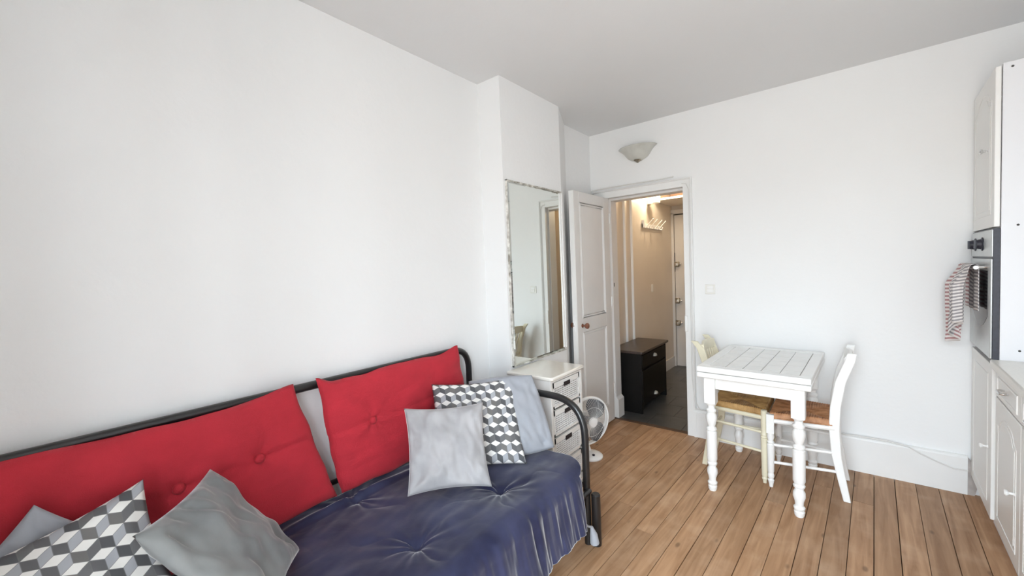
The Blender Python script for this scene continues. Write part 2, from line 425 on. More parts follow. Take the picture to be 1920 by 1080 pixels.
# hall behind the doorway
hf = struct('floor.001', box(-1.9, -.6, YB+.012, YH+.1, -.08, -.012), M_grout2, 'dark slate tiled floor of the hall', 'floor')
ty = YB+.045; r_ = 0
while ty < YH:
    tx = -1.81+(0 if r_ % 2 else -.15)
    while tx < -.7:
        a0, a1, b0, b1 = max(tx, -1.80)+.0015, min(tx+.3, -.7)-.0015, ty+.0015, min(ty+.3, YH)-.0015
        if a1-a0 > .01: build('tile', box(a0, a1, b0, b1, -.012, -.002), M_hallfloor, hf)
        tx += .3
    ty += .3; r_ += 1
struct('trim_1', MB().box(DX0+.002, DX1-.002, YB+.0, YB+.045, -.02, .002), M_thresh, 'dark wooden threshold bar in the doorway', 'threshold')
struct('wall_left.001', box(-1.95, -1.80, YB+.15, YH, 0, 2.55), M_hall, 'cream left wall of the hall with the coat rack', 'wall')
struct('wall_right.001', box(-.68, -.55, YB+.15, YH, 0, 2.55), M_hall, 'cream right wall of the hall', 'wall')
struct('wall_back.001', box(-1.95, -.55, YH, YH+.15, 0, 2.55), M_hall, 'cream end wall of the hall around the entrance door', 'wall')
struct('ceiling.001', box(-1.95, -.55, YB+.15, YH+.15, 2.55, 2.65), M_hall, 'cream ceiling of the hall', 'ceiling')
# doorway reveal with stepped block at its foot
rv = MB().box(DX0, DX0+.022, YB+.035, YB+.15, 0.0, DZ-.001).box(DX0+.022, DX0+.045, YB+.03, YB+.15, 0.0, .17)
rv.prism([(DX0+.022, .17), (DX0+.045, .17), (DX0+.022, .195)], YB+.03, YB+.15, 'y')
rv.box(DX1-.015, DX1, YB+.035, YB+.15, 0, DZ-.001).box(DX0+.022, DX1-.015, YB+.035, YB+.15, DZ-.02, DZ-.001)
rvo = struct('trim_2', rv, M_trimw, 'white painted reveal lining inside the doorway', 'door lining')
build('strike_hole', box(DX0+.0205, DX0+.0235, YB+.05, YB+.062, 1.225, 1.26), M_dark, rvo)
# baseboards
bb = MB().prism([(YB-.024, 0), (YB, 0), (YB, .228), (YB-.012, .228), (YB-.020, .222), (YB-.024, .214)], DX1+.05, .571, 'x')
struct('baseboard_back', bb, M_trim, 'tall white baseboard along the back wall under the table', 'baseboard')
bx = MB().box(-.93, -.915, YB-.030, YB-.024, 0.0, .205).box(-.915, -.70, YB-.030, YB-.024, .19, .205).box(-.90, -.70, YB-.027, YB-.024, .165, .175)
bx.box(-.60, -.25, YB-.028, YB-.024, .165, .176)
build('moulding', bx, M_trim, bpy.data.objects['baseboard_back'])
struct('baseboard_left', MB().prism([(XL, 0), (XL+.016, 0), (XL+.016, .12), (XL+.008, .13), (XL, .13)], Y_FRONT, 1.97, 'y'), M_trim, 'white baseboard behind the daybed', 'baseboard')
struct('baseboard_left.001', box(-1.80, -1.785, 4.36, YH-.001, 0, .135), M_trimw, 'white baseboard of the hall left wall', 'baseboard')
# casing
cs = MB()
cs.box(DX1-.002, DX1+.052, YB-.022, YB+.001, 0, DZ+.055).box(DX0-.12, DX1-.002, YB-.022, YB+.001, DZ, DZ+.055)
cs.box(DX0-.05, DX0, YB-.022, YB+.001, 0, DZ)
cs.box(DX1+.052, DX1+.066, YB-.030, YB+.001, 0.228, DZ+.069).box(DX0-.135, DX1+.052, YB-.030, YB+.001, DZ+.055, DZ+.069)
cs.tube([(DX0-.135, YB-.03, DZ+.062), (DX1+.06, YB-.03, DZ+.062), (DX1+.06, YB-.03, .24)], .006, 6)
struct('trim_3', cs, M_trim, 'white painted door casing around the hall doorway', 'door casing', bevel=.002)
# strike box on right jamb
o = build('latch_keep', box(DX1-.004, DX1+.018, YB-.034, YB-.022, .86, .99), M_plastic, bpy.data.objects['trim_3'], bevel=.003)

# open door leaf, standing square to the wall
LX0, LX1, LY0, LY1 = -1.668, -1.624, 2.815, YB-.026
d = thing('door_1', 'white panelled room door swung open beside the mirror', 'door', (0, 0, 0)); d['kind'] = 'structure'
lf = MB(); lf.box(LX0, LX1-.006, LY0, LY1, .012, 2.022)
st = .085
lf.box(LX1-.006, LX1, LY0, LY0+st, .012, 2.022).box(LX1-.006, LX1, LY1-st-.02, LY1, .012, 2.022)
for z0, z1 in ((.012, .17), (.89, 1.00), (1.94, 2.022)): lf.box(LX1-.006, LX1, LY0+st, LY1-st-.02, z0, z1)
build('leaf', lf, M_trimw, d, bevel=.002)
for z0, z1 in ((.17, .89), (1.00, 1.94)):
    a, b_ = LY0+st, LY1-st-.02
    fr = MB()
    for ins, rr in ((.006, .007), (.024, .004)):
        fr.tube([(LX1-.003, a+ins, z0+ins), (LX1-.003, b_-ins, z0+ins), (LX1-.003, b_-ins, z1-ins), (LX1-.003, a+ins, z1-ins)], rr, 8, closed=True)
    build('panel_moulding', fr, M_trimw, d, smooth=True)
build('lit_edge_strip', box(LX0+.002, LX1-.004, LY0-.003, LY0, .014, 2.02), M_trim, d)  # lighter than the leaf: window light on this edge painted into the colour
lk = build('lock_plate', box(LX0+.004, LX0+.026, LY0-.007, LY0-.003, .90, 1.02), M_plastic, d)
build('latch_bolt', box(LX0+.008, LX0+.022, LY0-.016, LY0-.006, .945, .975), M_chrome, lk, bevel=.002)
for sgn, xx in ((1, LX1), (-1, LX0)):
    k = MB().lathe([(0, .016), (.004, .016), (.006, .008), (.022, .008), (.027, .013), (.036, .0225), (.048, .024), (.056, .018), (.060, .006)], (0, 0, 0), 18, 'x')
    if sgn < 0: k.xf(Matrix.Scale(-1, 4, (1, 0, 0)))
    o = build('door_knob', k, M_knobwood, d, smooth=True); o.location = (xx, LY0+.075, .945); o['label'] = 'turned brown wooden knob'
for zh in (.25, 1.05, 1.8):
    build('hinge', MB().lathe([(0, .006), (.09, .006)], (LX1+.002, LY1+.006, zh), 8), M_trim, d)

# entrance door at the hall's end
d = thing('door_2', 'cream entrance door with three square locks at the end of the hall', 'door'); d['kind'] = 'structure'
ye = YH
fr = MB().box(-1.80, -1.765, ye-.04, ye, 0, 2.10).box(-1.80, -.70, ye-.04, ye, 2.08, 2.14)
build('door_frame', fr, M_trimw, d, bevel=.003)
build('leaf', box(-1.758, -.9, ye-.025, ye, .01, 2.065), M_trimw, d, bevel=.002)
build('head_gap', box(-1.758, -.9, ye-.030, ye-.02, 2.066, 2.078), M_dark, d)
build('keyway', box(-1.763, -1.757, ye-.032, ye-.02, 1.30, 1.56), M_dark, d)
for zz in (1.40, .905, .60):
    lb = build('lock_box', box(-1.762, -1.70, ye-.065, ye-.025, zz-.036, zz+.036), M_brass, d, bevel=.008)
    build('thumb_turn', MB().lathe([(0, .011), (.02, .013), (.03, .009)], (-1.70, ye-.045, zz), 10, 'x').box(-1.735, -1.715, ye-.09, ye-.065, zz-.018, zz+.018), M_chrome, lb, bevel=.003)

# storage shelf high up in the hall
s = thing('high_shelf', 'high shelf board with lit front edge above the entrance door', 'shelf')
build('board', box(-1.80, -.68, 5.05, YH-.041, 2.19, 2.215), M_hall, s, bevel=.002)
build('back_panel', box(-1.79, -.68, YH-.06, YH-.045, 2.215, 2.545), M_toppanel, s)
build('batten', box(-1.60, -1.53, YH-.085, YH-.06, 2.215, 2.545), M_hall, s)
# vertical wall strips of the hall
for yy in (4.15, 4.335):
    o = build('trim_4' if yy < 4.2 else 'trim_5', MB().box(-1.80, -1.775, yy-.012, yy+.012, 0, 2.55), M_trim, None, bevel=.004, kind='structure')
    o['label'] = 'narrow white vertical moulding on the hall wall, %s one' % ('nearer' if yy < 4.2 else 'farther'); o['category'] = 'moulding'
o = tag(build('wall_plate', box(-1.80, -1.79, 4.93, 4.975, 1.08, 1.17), M_plastic2, None, bevel=.003), 'small cream wall plate below the coat rack in the hall', 'wall plate')

# hall lamp
lamp = thing('wall_lamp', 'lit ribbed glass wall lamp above the coat rack in the hall', 'lamp', (-1.80, 4.9, 2.14))
build('back_plate', box(0, .012, -.045, .045, -.01, .06), M_chrome, lamp, bevel=.003)
gl = MB(); prof = []
nn = 48
vs = []; fs = []
for zi, z in enumerate((0.0, .008, .15)):
    for k in range(nn):
        a = 2*PI*k/nn; r = .062+(.003 if k % 2 else 0)
        if zi == 0: r *= .9
        vs.append((.075+r*math.cos(a), r*math.sin(a), z))
for zi in range(2):
    for k in range(nn): fs.append((zi*nn+k, zi*nn+(k+1) % nn, (zi+1)*nn+(k+1) % nn, (zi+1)*nn+k))
gl.add(vs, fs)
build('glass_shade', gl, M_lampglass, lamp, smooth=True)
build('holder', MB().lathe([(0.0, .058), (.012, .058), (.014, .02), (.05, .018)], (.075, 0, -.005), 20), M_chrome, lamp, smooth=True)
build('bulb', MB().sphere((.075, 0, .10), .043, 16, 10, (1, 1, 1.05)), M_bulb, lamp, smooth=True)
ld = bpy.data.lights.new('hall_lamp_light', 'POINT'); ld.energy = 13; ld.color = (1, .80, .56); ld.shadow_soft_size = .05
lo = bpy.data.objects.new('hall_lamp_light', ld); COL.objects.link(lo); lo.location = (-1.62, 4.86, 2.27); 

# coat rack
cr = thing('coat_rack', 'white coat rack with four double hooks on the hall wall', 'coat rack', (-1.80, 5.0, 1.885))
build('rail', MB().box(0, .014, -.33, .33, -.04, .012).box(.014, .02, -.33, .33, -.04, -.03).box(.0, .03, -.33, -.315, -.04, .05), M_trim, cr, bevel=.002)
for yy in (-.22, -.08, .08, .22):
    h = MB().tube([(.010, yy, -.028), (.055, yy, .022), (.092, yy+.01, .062)], .0055, 8).sphere((.092, yy+.01, .062), .007)
    h.tube(fillet([(.012, yy, -.03), (.045, yy, -.045), (.055, yy, -.020)], .012, 4), .005, 8).sphere((.055, yy, -.018), .008)
    build('hook', h, M_trim, cr, smooth=True)

# curtain on the hall right side (seen in the mirror)
cu = thing('curtain', 'beige curtain hanging on the right side of the hall, seen in the mirror', 'curtain')
cm = MB().grid(lambda u, v: (-.78+.022*math.sin(u*52)+.012*math.sin(u*23+1), 3.75+u*1.3, .06+v*2.05), 160, 6)
o = build('cloth', cm, M_curtain, cu, smooth=True, fix=False)
o.modifiers.new('solid', 'SOLIDIFY').thickness = .003
build('curtain_rod', MB().tube([(-.78, 3.66, 2.16), (-.78, 5.2, 2.16)], .010, 10), M_brass, cu, smooth=True)
for k in range(9):
    c = 3.78+k*.155
    build('ring', MB().tube([(-.78+.022*math.cos(a), c, 2.145+.028*math.sin(a)) for a in [2*PI*i/12 for i in range(12)]], .003, 6, closed=True), M_brass, cu, smooth=True)

# black hall cabinet
hc = thing('hall_cabinet', 'black two-drawer cabinet with worn dark brown top in the hall', 'cabinet', (0, 0, 0))
HX0, HX1, HY0, HY1 = -1.775, -1.465, 3.70, 4.395
build('carcass', MB().box(HX0, HX1-.018, HY0+.02, HY1-.02, .05, .572).box(HX0, HX1-.001, HY0, HY0+.02, 0, .572).box(HX0, HX1-.001, HY1-.02, HY1, 0, .572), M_hallcab, hc, bevel=.002)
tp = MB().prism([(HX0-.01, HY0-.02), (HX1+.012, HY0-.02), (HX1+.022, HY0-.01), (HX1+.022, HY1+.018), (HX1+.012, HY1+.028), (HX0-.01, HY1+.028)], .573, .598)
o = build('top', tp, M_hallcabtop, hc, bevel=.006); o['label'] = 'worn dark brown top'
for z0, z1 in ((.425, .555), (.07, .405)):
    dr = build('drawer', box(HX1-.018, HX1, HY0+.028, HY1-.028, z0, z1), M_hallcab, hc, bevel=.003)
    zk = z0+(z1-z0)*(.55 if z0 > .2 else .12); ym = (HY0+HY1)/2
    cup = MB(); cup.grid(lambda u, v: (HX1+.026*math.sin(v*PI/2), ym+.032*math.cos(PI*u)*math.cos((v)*PI/2*.85), zk+.030*math.sin(PI*u)*math.cos(v*PI/2*.8)), 12, 6)
    k_ = build('cup_pull', cup, M_pull, dr, smooth=True, fix=False); k_['label'] = 'pale cup handle'
    k_.modifiers.new('solid', 'SOLIDIFY').thickness = .003

# ------------------------------------------------------------------ mirror on the chimney breast
mr = thing('wall_mirror', 'tall mirror with chipped painted edges fixed on the chimney breast', 'mirror')
my0, my1, mz0, mz1, mx = 1.992, 2.632, .797, 1.985, -1.635
gl = MB(); bw = .02
def gx(y): return mx+.0125-.0165*(y-my0)          # the glass hangs slightly turned
vs = [(gx(a)+h_, a, b_) for (k_, h_) in ((.006, 0), (bw, .003)) for a, b_ in ((my0+k_, mz0+k_), (my1-k_, mz0+k_), (my1-k_, mz1-k_), (my0+k_, mz1-k_))]
vs += [(mx+.0005, my0+.006, mz0+.006), (mx+.0005, my1-.006, mz0+.006), (mx+.0005, my1-.006, mz1-.006), (mx+.0005, my0+.006, mz1-.006)]
gl.add(vs, [(4, 5, 6, 7), (0, 1, 5, 4), (1, 2, 6, 5), (2, 3, 7, 6), (3, 0, 4, 7), (8, 9, 1, 0), (9, 10, 2, 1), (10, 11, 3, 2), (11, 8, 0, 3), (11, 10, 9, 8)])
build('glass', gl, M_mirror, mr)
def ragged(p0, p1, wdt, nn, seed, outx):
    q = random.Random(seed); m_ = MB(); p0, p1 = Vector(p0), Vector(p1); dirv = (p1-p0)/nn
    nrm = Vector((0, -dirv.z, dirv.y)).normalized()
    wprev = wdt
    vs = []; 
    for i in range(nn+1):
        wv = wdt*q.uniform(.5, 1.3)
        c = p0+dirv*i
        vs += [c+Vector((outx, 0, 0)), c+nrm*wv+Vector((outx, 0, 0)), c+nrm*wv, c]
    fs = []
    for i in range(nn):
        a = i*4; b2 = a+4
        fs += [(a, b2, b2+1, a+1), (a+1, b2+1, b2+2, a+2), (a, a+3, b2+3, b2)]
    fs += [(0, 1, 2, 3), (nn*4+3, nn*4+2, nn*4+1, nn*4)]
    return m_.add(vs, fs)
for nme, p0, p1, wv, sd, m_ in (('rim', (mx, my0, mz1), (mx, my1, mz1), -.010, 1, M_paintchip), ('rim', (mx, my0, mz0), (mx, my1, mz0), .007, 2, M_paintchip),
                          ('rim', (mx, my0, mz0), (mx, my0, mz1), -.006, 3, M_paintchip)):
    build(nme, ragged(p0, p1, wv, 42, sd, .0150), m_, mr)
o = build('side_batten', MB().box(mx, mx+.012, my1-.022, my1+.002, mz0+.02, mz1-.012).box(mx, mx+.018, my1-.004, my1+.006, mz0+.02, mz1-.012), M_trim, mr, bevel=.003); o['label'] = 'thick white painted batten'

# ------------------------------------------------------------------ wall sconce
sc = thing('wall_sconce', 'unlit alabaster glass bowl sconce above the doorway', 'lamp', (-1.348, YB, 2.30))
prof = [(0, .022), (.008, .038), (.018, .062), (.035, .088), (.055, .104), (.075, .118), (.095, .136), (.108, .153), (.116, .166)]
mbw = MB(); ns = 28
vs = []; fs = []
for (h, r) in prof:
    for k in range(ns+1):
        a = PI+PI*k/ns
        vs.append((r*math.cos(a), r*.8*math.sin(a), h))
for i in range(len(prof)-1):
    for k in range(ns): a = i*(ns+1)+k; fs.append((a, a+1, a+ns+2, a+ns+1))
mbw.add(vs, fs)
o = build('glass_bowl', mbw, M_sconce, sc, smooth=True, fix=False); o.modifiers.new('solid', 'SOLIDIFY').thickness = .005
build('finial', MB().lathe([(-.012, .004), (-.008, .010), (.0, .02), (.006, .030), (.012, .034)], (0, -.018, 0), 16), M_brass, sc, smooth=True)
build('wall_bracket', box(-.05, .05, -.012, 0, .02, .10), M_plastic, sc)

# light switch, cables, hole
sw = thing('light_switch', 'square white double light switch right of the doorway', 'switch', (-.797, YB, 1.203))
build('plate', box(-.037, .037, -.009, 0, -.038, .038), M_plastic2, sw, bevel=.003)
for z0, z1 in ((.001, .026), (-.026, -.001)): build('rocker', box(-.022, .024, -.014, -.009, z0, z1), M_plastic, sw, bevel=.002)
cb = MB().tube([Vector(p) for p in [(DX1+.062, YB-.027, .233), (-.3, YB-.027, .232), (.10, YB-.028, .238), (.22, YB-.028, .240), (.32, YB-.029, .228), (.38, YB-.029, .195), (.45, YB-.028, .165), (.515, YB-.028, .143), (.571, YB-.028, .146)]], .0045, 8)
tag(build('cable', cb, M_cable, None, smooth=True), 'thin painted cable sagging along the baseboard towards the kitchen unit', 'cable')
q = random.Random(5)
pts = [(-1.06, YB-.036, 2.045), (-.985, YB-.034, 2.055), (-.95, YB-.034, 2.035), (-.938, YB-.034, 1.98)]
pts = [Vector((-.99, YB-.030, 2.052)), Vector((-.955, YB-.030, 2.046)), Vector((-.938, YB-.030, 2.0))]+[Vector((-.938+q.uniform(-.0015, .0015), YB-.030, 2.0-.08*i)) for i in range(1, 20)]+[Vector((-.932, YB-.032, .40)), Vector((-.915, YB-.034, .30)), Vector((-.895, YB-.034, .25)), Vector((-.88, YB-.034, .235))]
tag(build('cable', MB().tube(pts, .003, 8), M_cable, None, smooth=True), 'painted wavy cable running down the right door casing', 'cable')
pts = [Vector(p) for p in ((-1.79, YB-.036, 2.07), (-1.785, YB-.036, 2.108), (-1.70, YB-.036, 2.112), (-1.4, YB-.034, 2.114), (-1.15, YB-.01, 2.116), (-1.062, YB-.006, 2.122))]
tag(build('cable', MB().tube(pts, .0055, 8).sphere((-1.062, YB-.006, 2.122), .006), M_cable, None, smooth=True), 'painted cable running along the top of the door casing', 'cable')

# ------------------------------------------------------------------ kitchen run, slightly turned
KA = -math.radians(2.87)
def kthing(name, label, cat): return thing(name, label, cat, (.585, YB-.003, 0), KA)
def arch_pts(y0, y1, z0, z1, rise):
    ym = (y0+y1)/2; hw = (y1-y0)/2; out = [(y0, z0), (y1, z0), (y1, z1-rise)]
    for k in range(1, 10):
        t_ = k/10; yy = y1-(y1-y0)*t_
        out.append((yy, z1-rise+rise*math.sin(PI*t_)**.8 if .12 < t_ < .88 else z1-rise+rise*.25*math.sin(PI*t_)))
    out.append((y0, z1-rise)); return out
def kdoor(parent, y0, y1, z0, z1, x=0.0, th=.02, rise=.05, arch=True, inset=.065, name='door'):
    dd = build(name, box(x, x+th, y0+.0015, y1-.0015, z0+.0015, z1-.0015), M_kitchen, parent, bevel=.003)
    if arch: ap = arch_pts(y0+inset, y1-inset, z0+inset, z1-inset, rise)
    else: ap = [(y0+inset*.7, z0+inset*.5), (y1-inset*.7, z0+inset*.5), (y1-inset*.7, z1-inset*.5), (y0+inset*.7, z1-inset*.5)]
    m_ = MB().tube([(x+.001, a, b_) for a, b_ in ap], .0035, 8, closed=True, flat=1)
    if arch:
        cy_, cz_ = (y0+y1)/2, (z0+z1)/2
        m_.prism([(cy_+(a-cy_)*.84, cz_+(b_-cz_)*.92) for a, b_ in ap], x-.002, x+.002, 'x')
    build('panel_moulding', m_, M_kitchen, dd, bevel=.0)
    return dd
def kknob(parent, y, z, x=0.0, m_=None):
    k = MB().lathe([(0, .008), (-.004, .008), (-.006, .005), (-.016, .0055), (-.020, .011), (-.026, .013), (-.030, .009)], (x, y, z), 14, 'x')
    return build('knob', k, m_ or M_plastic, parent, smooth=True)
tu = kthing('tall_cabinet', 'tall ivory kitchen unit housing the oven in the far corner', 'cabinet')
TY = -.552
car = MB().box(.022, .57, TY, TY+.018, .10, 2.268).box(.022, .57, -.018, 0, .10, 2.268).box(.022, .57, TY+.018, -.018, 2.25, 2.268).box(.56, .57, TY+.018, -.018, .1, 2.25)
car.box(.022, .56, TY+.018, -.018, .878, .894).box(.022, .56, TY+.018, -.018, 1.522, 1.538).box(.022, .56, TY+.018, -.018, .1, .118).box(.06, .07, TY+.01, -.01, 0, .1)
build('carcass', car, M_kside, tu, bevel=.001)
ud = kdoor(tu, TY+.006, -.004, 1.526, 2.262, rise=.07); kknob(ud, TY+.145, 1.905, m_=M_chrome)
lwd = kdoor(tu, TY+.004, -.004, .118, .874, arch=False, inset=.12); kknob(lwd, TY+.075, .455)
for yy, zz in ((.028, 2.245), (.05, 1.53), (.06, .95)):
    build('screw', MB().lathe([(-.003, .004), (0, .005)], (.022+yy, TY, zz), 8, 'y'), M_dark, tu)
ov = kthing('built_in_oven', 'aluminium and black built-in oven in the tall unit', 'oven')
build('body', box(.001, .5, TY+.002+.018*0+.001, -.02, .8965, 1.5195), M_ovenblk, ov, bevel=.001) if False else build('body', MB().box(.0, .0205, TY+.001, -.006, .898, 1.519).box(.0205, .5, TY+.022, -.022, .900, 1.516), M_ovenblk, ov)
build('control_panel', box(-.006, .0, TY+.004, -.01, 1.388, 1.516), M_alu, ov, bevel=.002)
for yy in (-.145, -.335):
    build('dial', MB().lathe([(-.006, .034), (-.010, .034), (-.012, .026), (-.028, .022), (-.030, .018)], (0, yy, 1.452), 20, 'x').box(-.036, -.028, yy-.005, yy+.005, 1.430, 1.474), M_ovenblk, ov, smooth=True)
build('selector', box(-.010, -.006, -.26, -.22, 1.43, 1.475), M_plastic, ov, bevel=.001)
od = build('oven_door', box(-.008, .0, TY+.004, -.01, .903, 1.378), M_alu, ov, bevel=.003)
wn_ = [(TY+.06, 1.32), (-.06, 1.32), (-.06, 1.13)]+[(-.06-(.432)*k/8, 1.13-.10*math.sin(PI*k/8*.9)) for k in range(1, 9)]  # glass outline; its curved lower edge draws in a reflection
build('window_glass', MB().prism(wn_, -.0095, -.008, 'x'), M_glassblk, od)
hd = MB().tube([(-.048, TY+.05, 1.338), (-.048, -.05, 1.338)], .009, 12)
for yy in (TY+.08, -.08): hd.tube([(-.008, yy, 1.338), (-.048, yy, 1.338)], .007, 8)
build('handle', hd, M_chrome, od, smooth=True)

# base units and worktop
nunit = 6; yy = TY-.004; UW = .45
for k in range(nunit):
    nm = ['nearest the oven unit, under the worktop', 'second from the oven unit', 'third from the oven unit', 'fourth from the oven unit', 'fifth from the oven unit', 'farthest from the oven, beside the window'][k]
    bu = kthing('base_cabinet', 'ivory kitchen base cabinet with arched door, '+nm, 'cabinet'); bu['group'] = 'kitchen base cabinets'
    y1, y0 = yy-k*UW, yy-(k+1)*UW
    build('carcass', MB().box(.034, .555, y0+.001, y1-.001, .10, .865).box(.07, .08, y0+.001, y1-.001, 0, .10), M_kitchen, bu)
    dr = build('drawer', box(.012, .032, y0+.003, y1-.003, .735, .855), M_kitchen, bu, bevel=.003)
    build('panel_moulding', MB().tube([(.012, y0+.05, .76), (.012, y1-.05, .76), (.012, y1-.05, .83), (.012, y0+.05, .83)], .005, 8, closed=True), M_kitchen, dr)
    ym = (y0+y1)/2+.02
    build('handle', MB().tube(fillet([(.012, ym+.035, .796), (-.012, ym+.035, .796), (-.012, ym-.035, .796), (.012, ym-.035, .796)], .012, 4), .005, 8), M_chrome, dr, smooth=True)
    bd = kdoor(bu, y0+.002, y1-.002, .115, .728, x=.012, rise=.06, inset=.06); kknob(bd, y0+.075, .42, x=.012)
wt = kthing('worktop', 'cream laminate kitchen worktop beside the oven unit', 'worktop')
build('slab', box(-.008, .558, yy-nunit*UW, yy+.001, .868, .903), M_worktop, wt, bevel=.006)
o = tag(build('plinth_board', MB().box(.045, .055, yy-1.2, TY+.25, 0, .085).xf(Matrix.Identity(4)), M_kside), 'loose white plinth board under the kitchen doors', 'plinth')
o.location = (.585, YB-.003, 0); o.rotation_euler = (0, 0, KA+math.radians(.3))
o = build('trim_6', MB().prism([(.572, 0), (.60, 0), (.612, .06), (.60, .12), (.585, .2), (.572, .22)], YB-.02, YB, 'y'), M_plaster, None, kind='structure')
o['label'] = 'broken plaster where the baseboard ends by the kitchen unit'; o['category'] = 'plaster'

# striped towel over the oven handle
def towel_pt(u, v, side):
    # u across width 0..1 , v length 0..1 from front hem over the bar to back hem
    L1, L2 = .28+.125*(1/(1+math.exp(-(u-.45)*14)))+.012*math.sin(u*9), .22
    tot = L1+L2+.04
    s_ = v*tot
    bx_, bz = -.048, 1.338
    hang = max(0, L1-s_); kk = min(hang/.09, 1)
    yc = -.27+(u-.5)*(.36-.12*kk)
    if s_ < L1:
        z = bz-hang; xx = bx_-.016-.004*kk-(.021+.006*u)*kk*(1+math.sin(u*17.5-1.2+.6*math.sin(hang*8)))
        yc += .012*kk*math.sin(u*31+hang*5)
    elif s_ < L1+.04:
        a = (s_-L1)/.04*PI; xx = bx_-.0150*math.cos(a); z = bz+.0150*math.sin(a)
    else:
        z = bz-(s_-L1-.04); xx = bx_+.0140+.003*math.sin(u*18)
    return (xx, yc, z)
tw = kthing('striped_towel', 'pink and grey striped towel hanging over the oven handle', 'towel')
tm = MB().grid(lambda u, v: towel_pt(u, v, 0), 70, 50, lambda u, v: (u, v*.66))
o = build('cloth', tm, M_towel, tw, smooth=True, fix=False); o.modifiers.new('solid', 'SOLIDIFY').thickness = .003

# ------------------------------------------------------------------ dining table
tb = thing('dining_table', 'small white dining table with tiled extending top and turned legs', 'table', (-.388, 3.003, 0), math.radians(-2.6))
TW, TD, TZ = .285, .40, .785
build('lower_leaf', box(-TW, TW, -TD, TD, TZ-.068, TZ-.037), M_white_wood, tb, bevel=.006)
rim = MB()
for a in ((-TW, TW, -TD, -TD+.062), (-TW, TW, TD-.062, TD), (-TW, -TW+.055, -TD+.062, TD-.062), (TW-.055, TW, -TD+.062, TD-.062)): rim.box(a[0], a[1], a[2], a[3], TZ-.034, TZ)
build('top_frame', rim, M_white_wood, tb, bevel=.005)
build('tile_bed', box(-TW+.055, TW-.055, -TD+.062, TD-.062, TZ-.034, TZ-.005), M_grout, tb)
x0 = -TW+.056; tw_ = (2*TW-.112)/5
for i in range(5):
    off = [0, -.06, -.03, -.09, -.045][i]; y = -TD+.063+off-0.0
    while y < TD-.063:
        a, b_ = max(y, -TD+.063), min(y+.135, TD-.063)
        if b_-a > .012: build('tile', box(x0+i*tw_+.0016, x0+(i+1)*tw_-.0016, a+.0017, b_-.0017, TZ-.006, TZ-.0012), M_tile, tb)
        y += .135
LXo, LYo = .222, .335
ap = MB().box(-LXo, LXo, -LYo-.012, -LYo+.008, .642, TZ-.068).box(-LXo, LXo, LYo-.008, LYo+.012, .642, TZ-.068).box(-LXo-.012, -LXo+.008, -LYo, LYo, .642, TZ-.068).box(LXo-.008, LXo+.012, -LYo, LYo, .642, TZ-.068)
build('apron', ap, M_white_wood, tb, bevel=.002)
leg_prof = [(0, .020), (.01, .024), (.028, .026), (.034, .020), (.040, .026), (.052, .028), (.062, .020), (.085, .022), (.112, .030), (.135, .029), (.158, .018), (.163, .026), (.174, .029), (.184, .024),
            (.190, .026), (.20, .030), (.37, .030), (.376, .024), (.386, .030), (.396, .028), (.404, .018), (.425, .026), (.450, .031), (.475, .030), (.492, .020), (.498, .028), (.510, .030), (.520, .020), (.535, .020), (.545, .030), (.552, .032)]
for sx_ in (-1, 1):
    for sy_ in (-1, 1):
        lg = MB().lathe(leg_prof, (0, 0, 0), 22).box(-.031, .031, -.031, .031, .552, TZ-.069)
        o = build('leg', lg, M_white_wood, tb, smooth=True); o.location = (sx_*LXo, sy_*LYo, 0)
build('runner', MB().box(-.15, -.10, -LYo-.013, LYo, TZ-.074, TZ-.066).box(.10, .15, -LYo-.013, LYo, TZ-.074, TZ-.066), M_dark, tb)

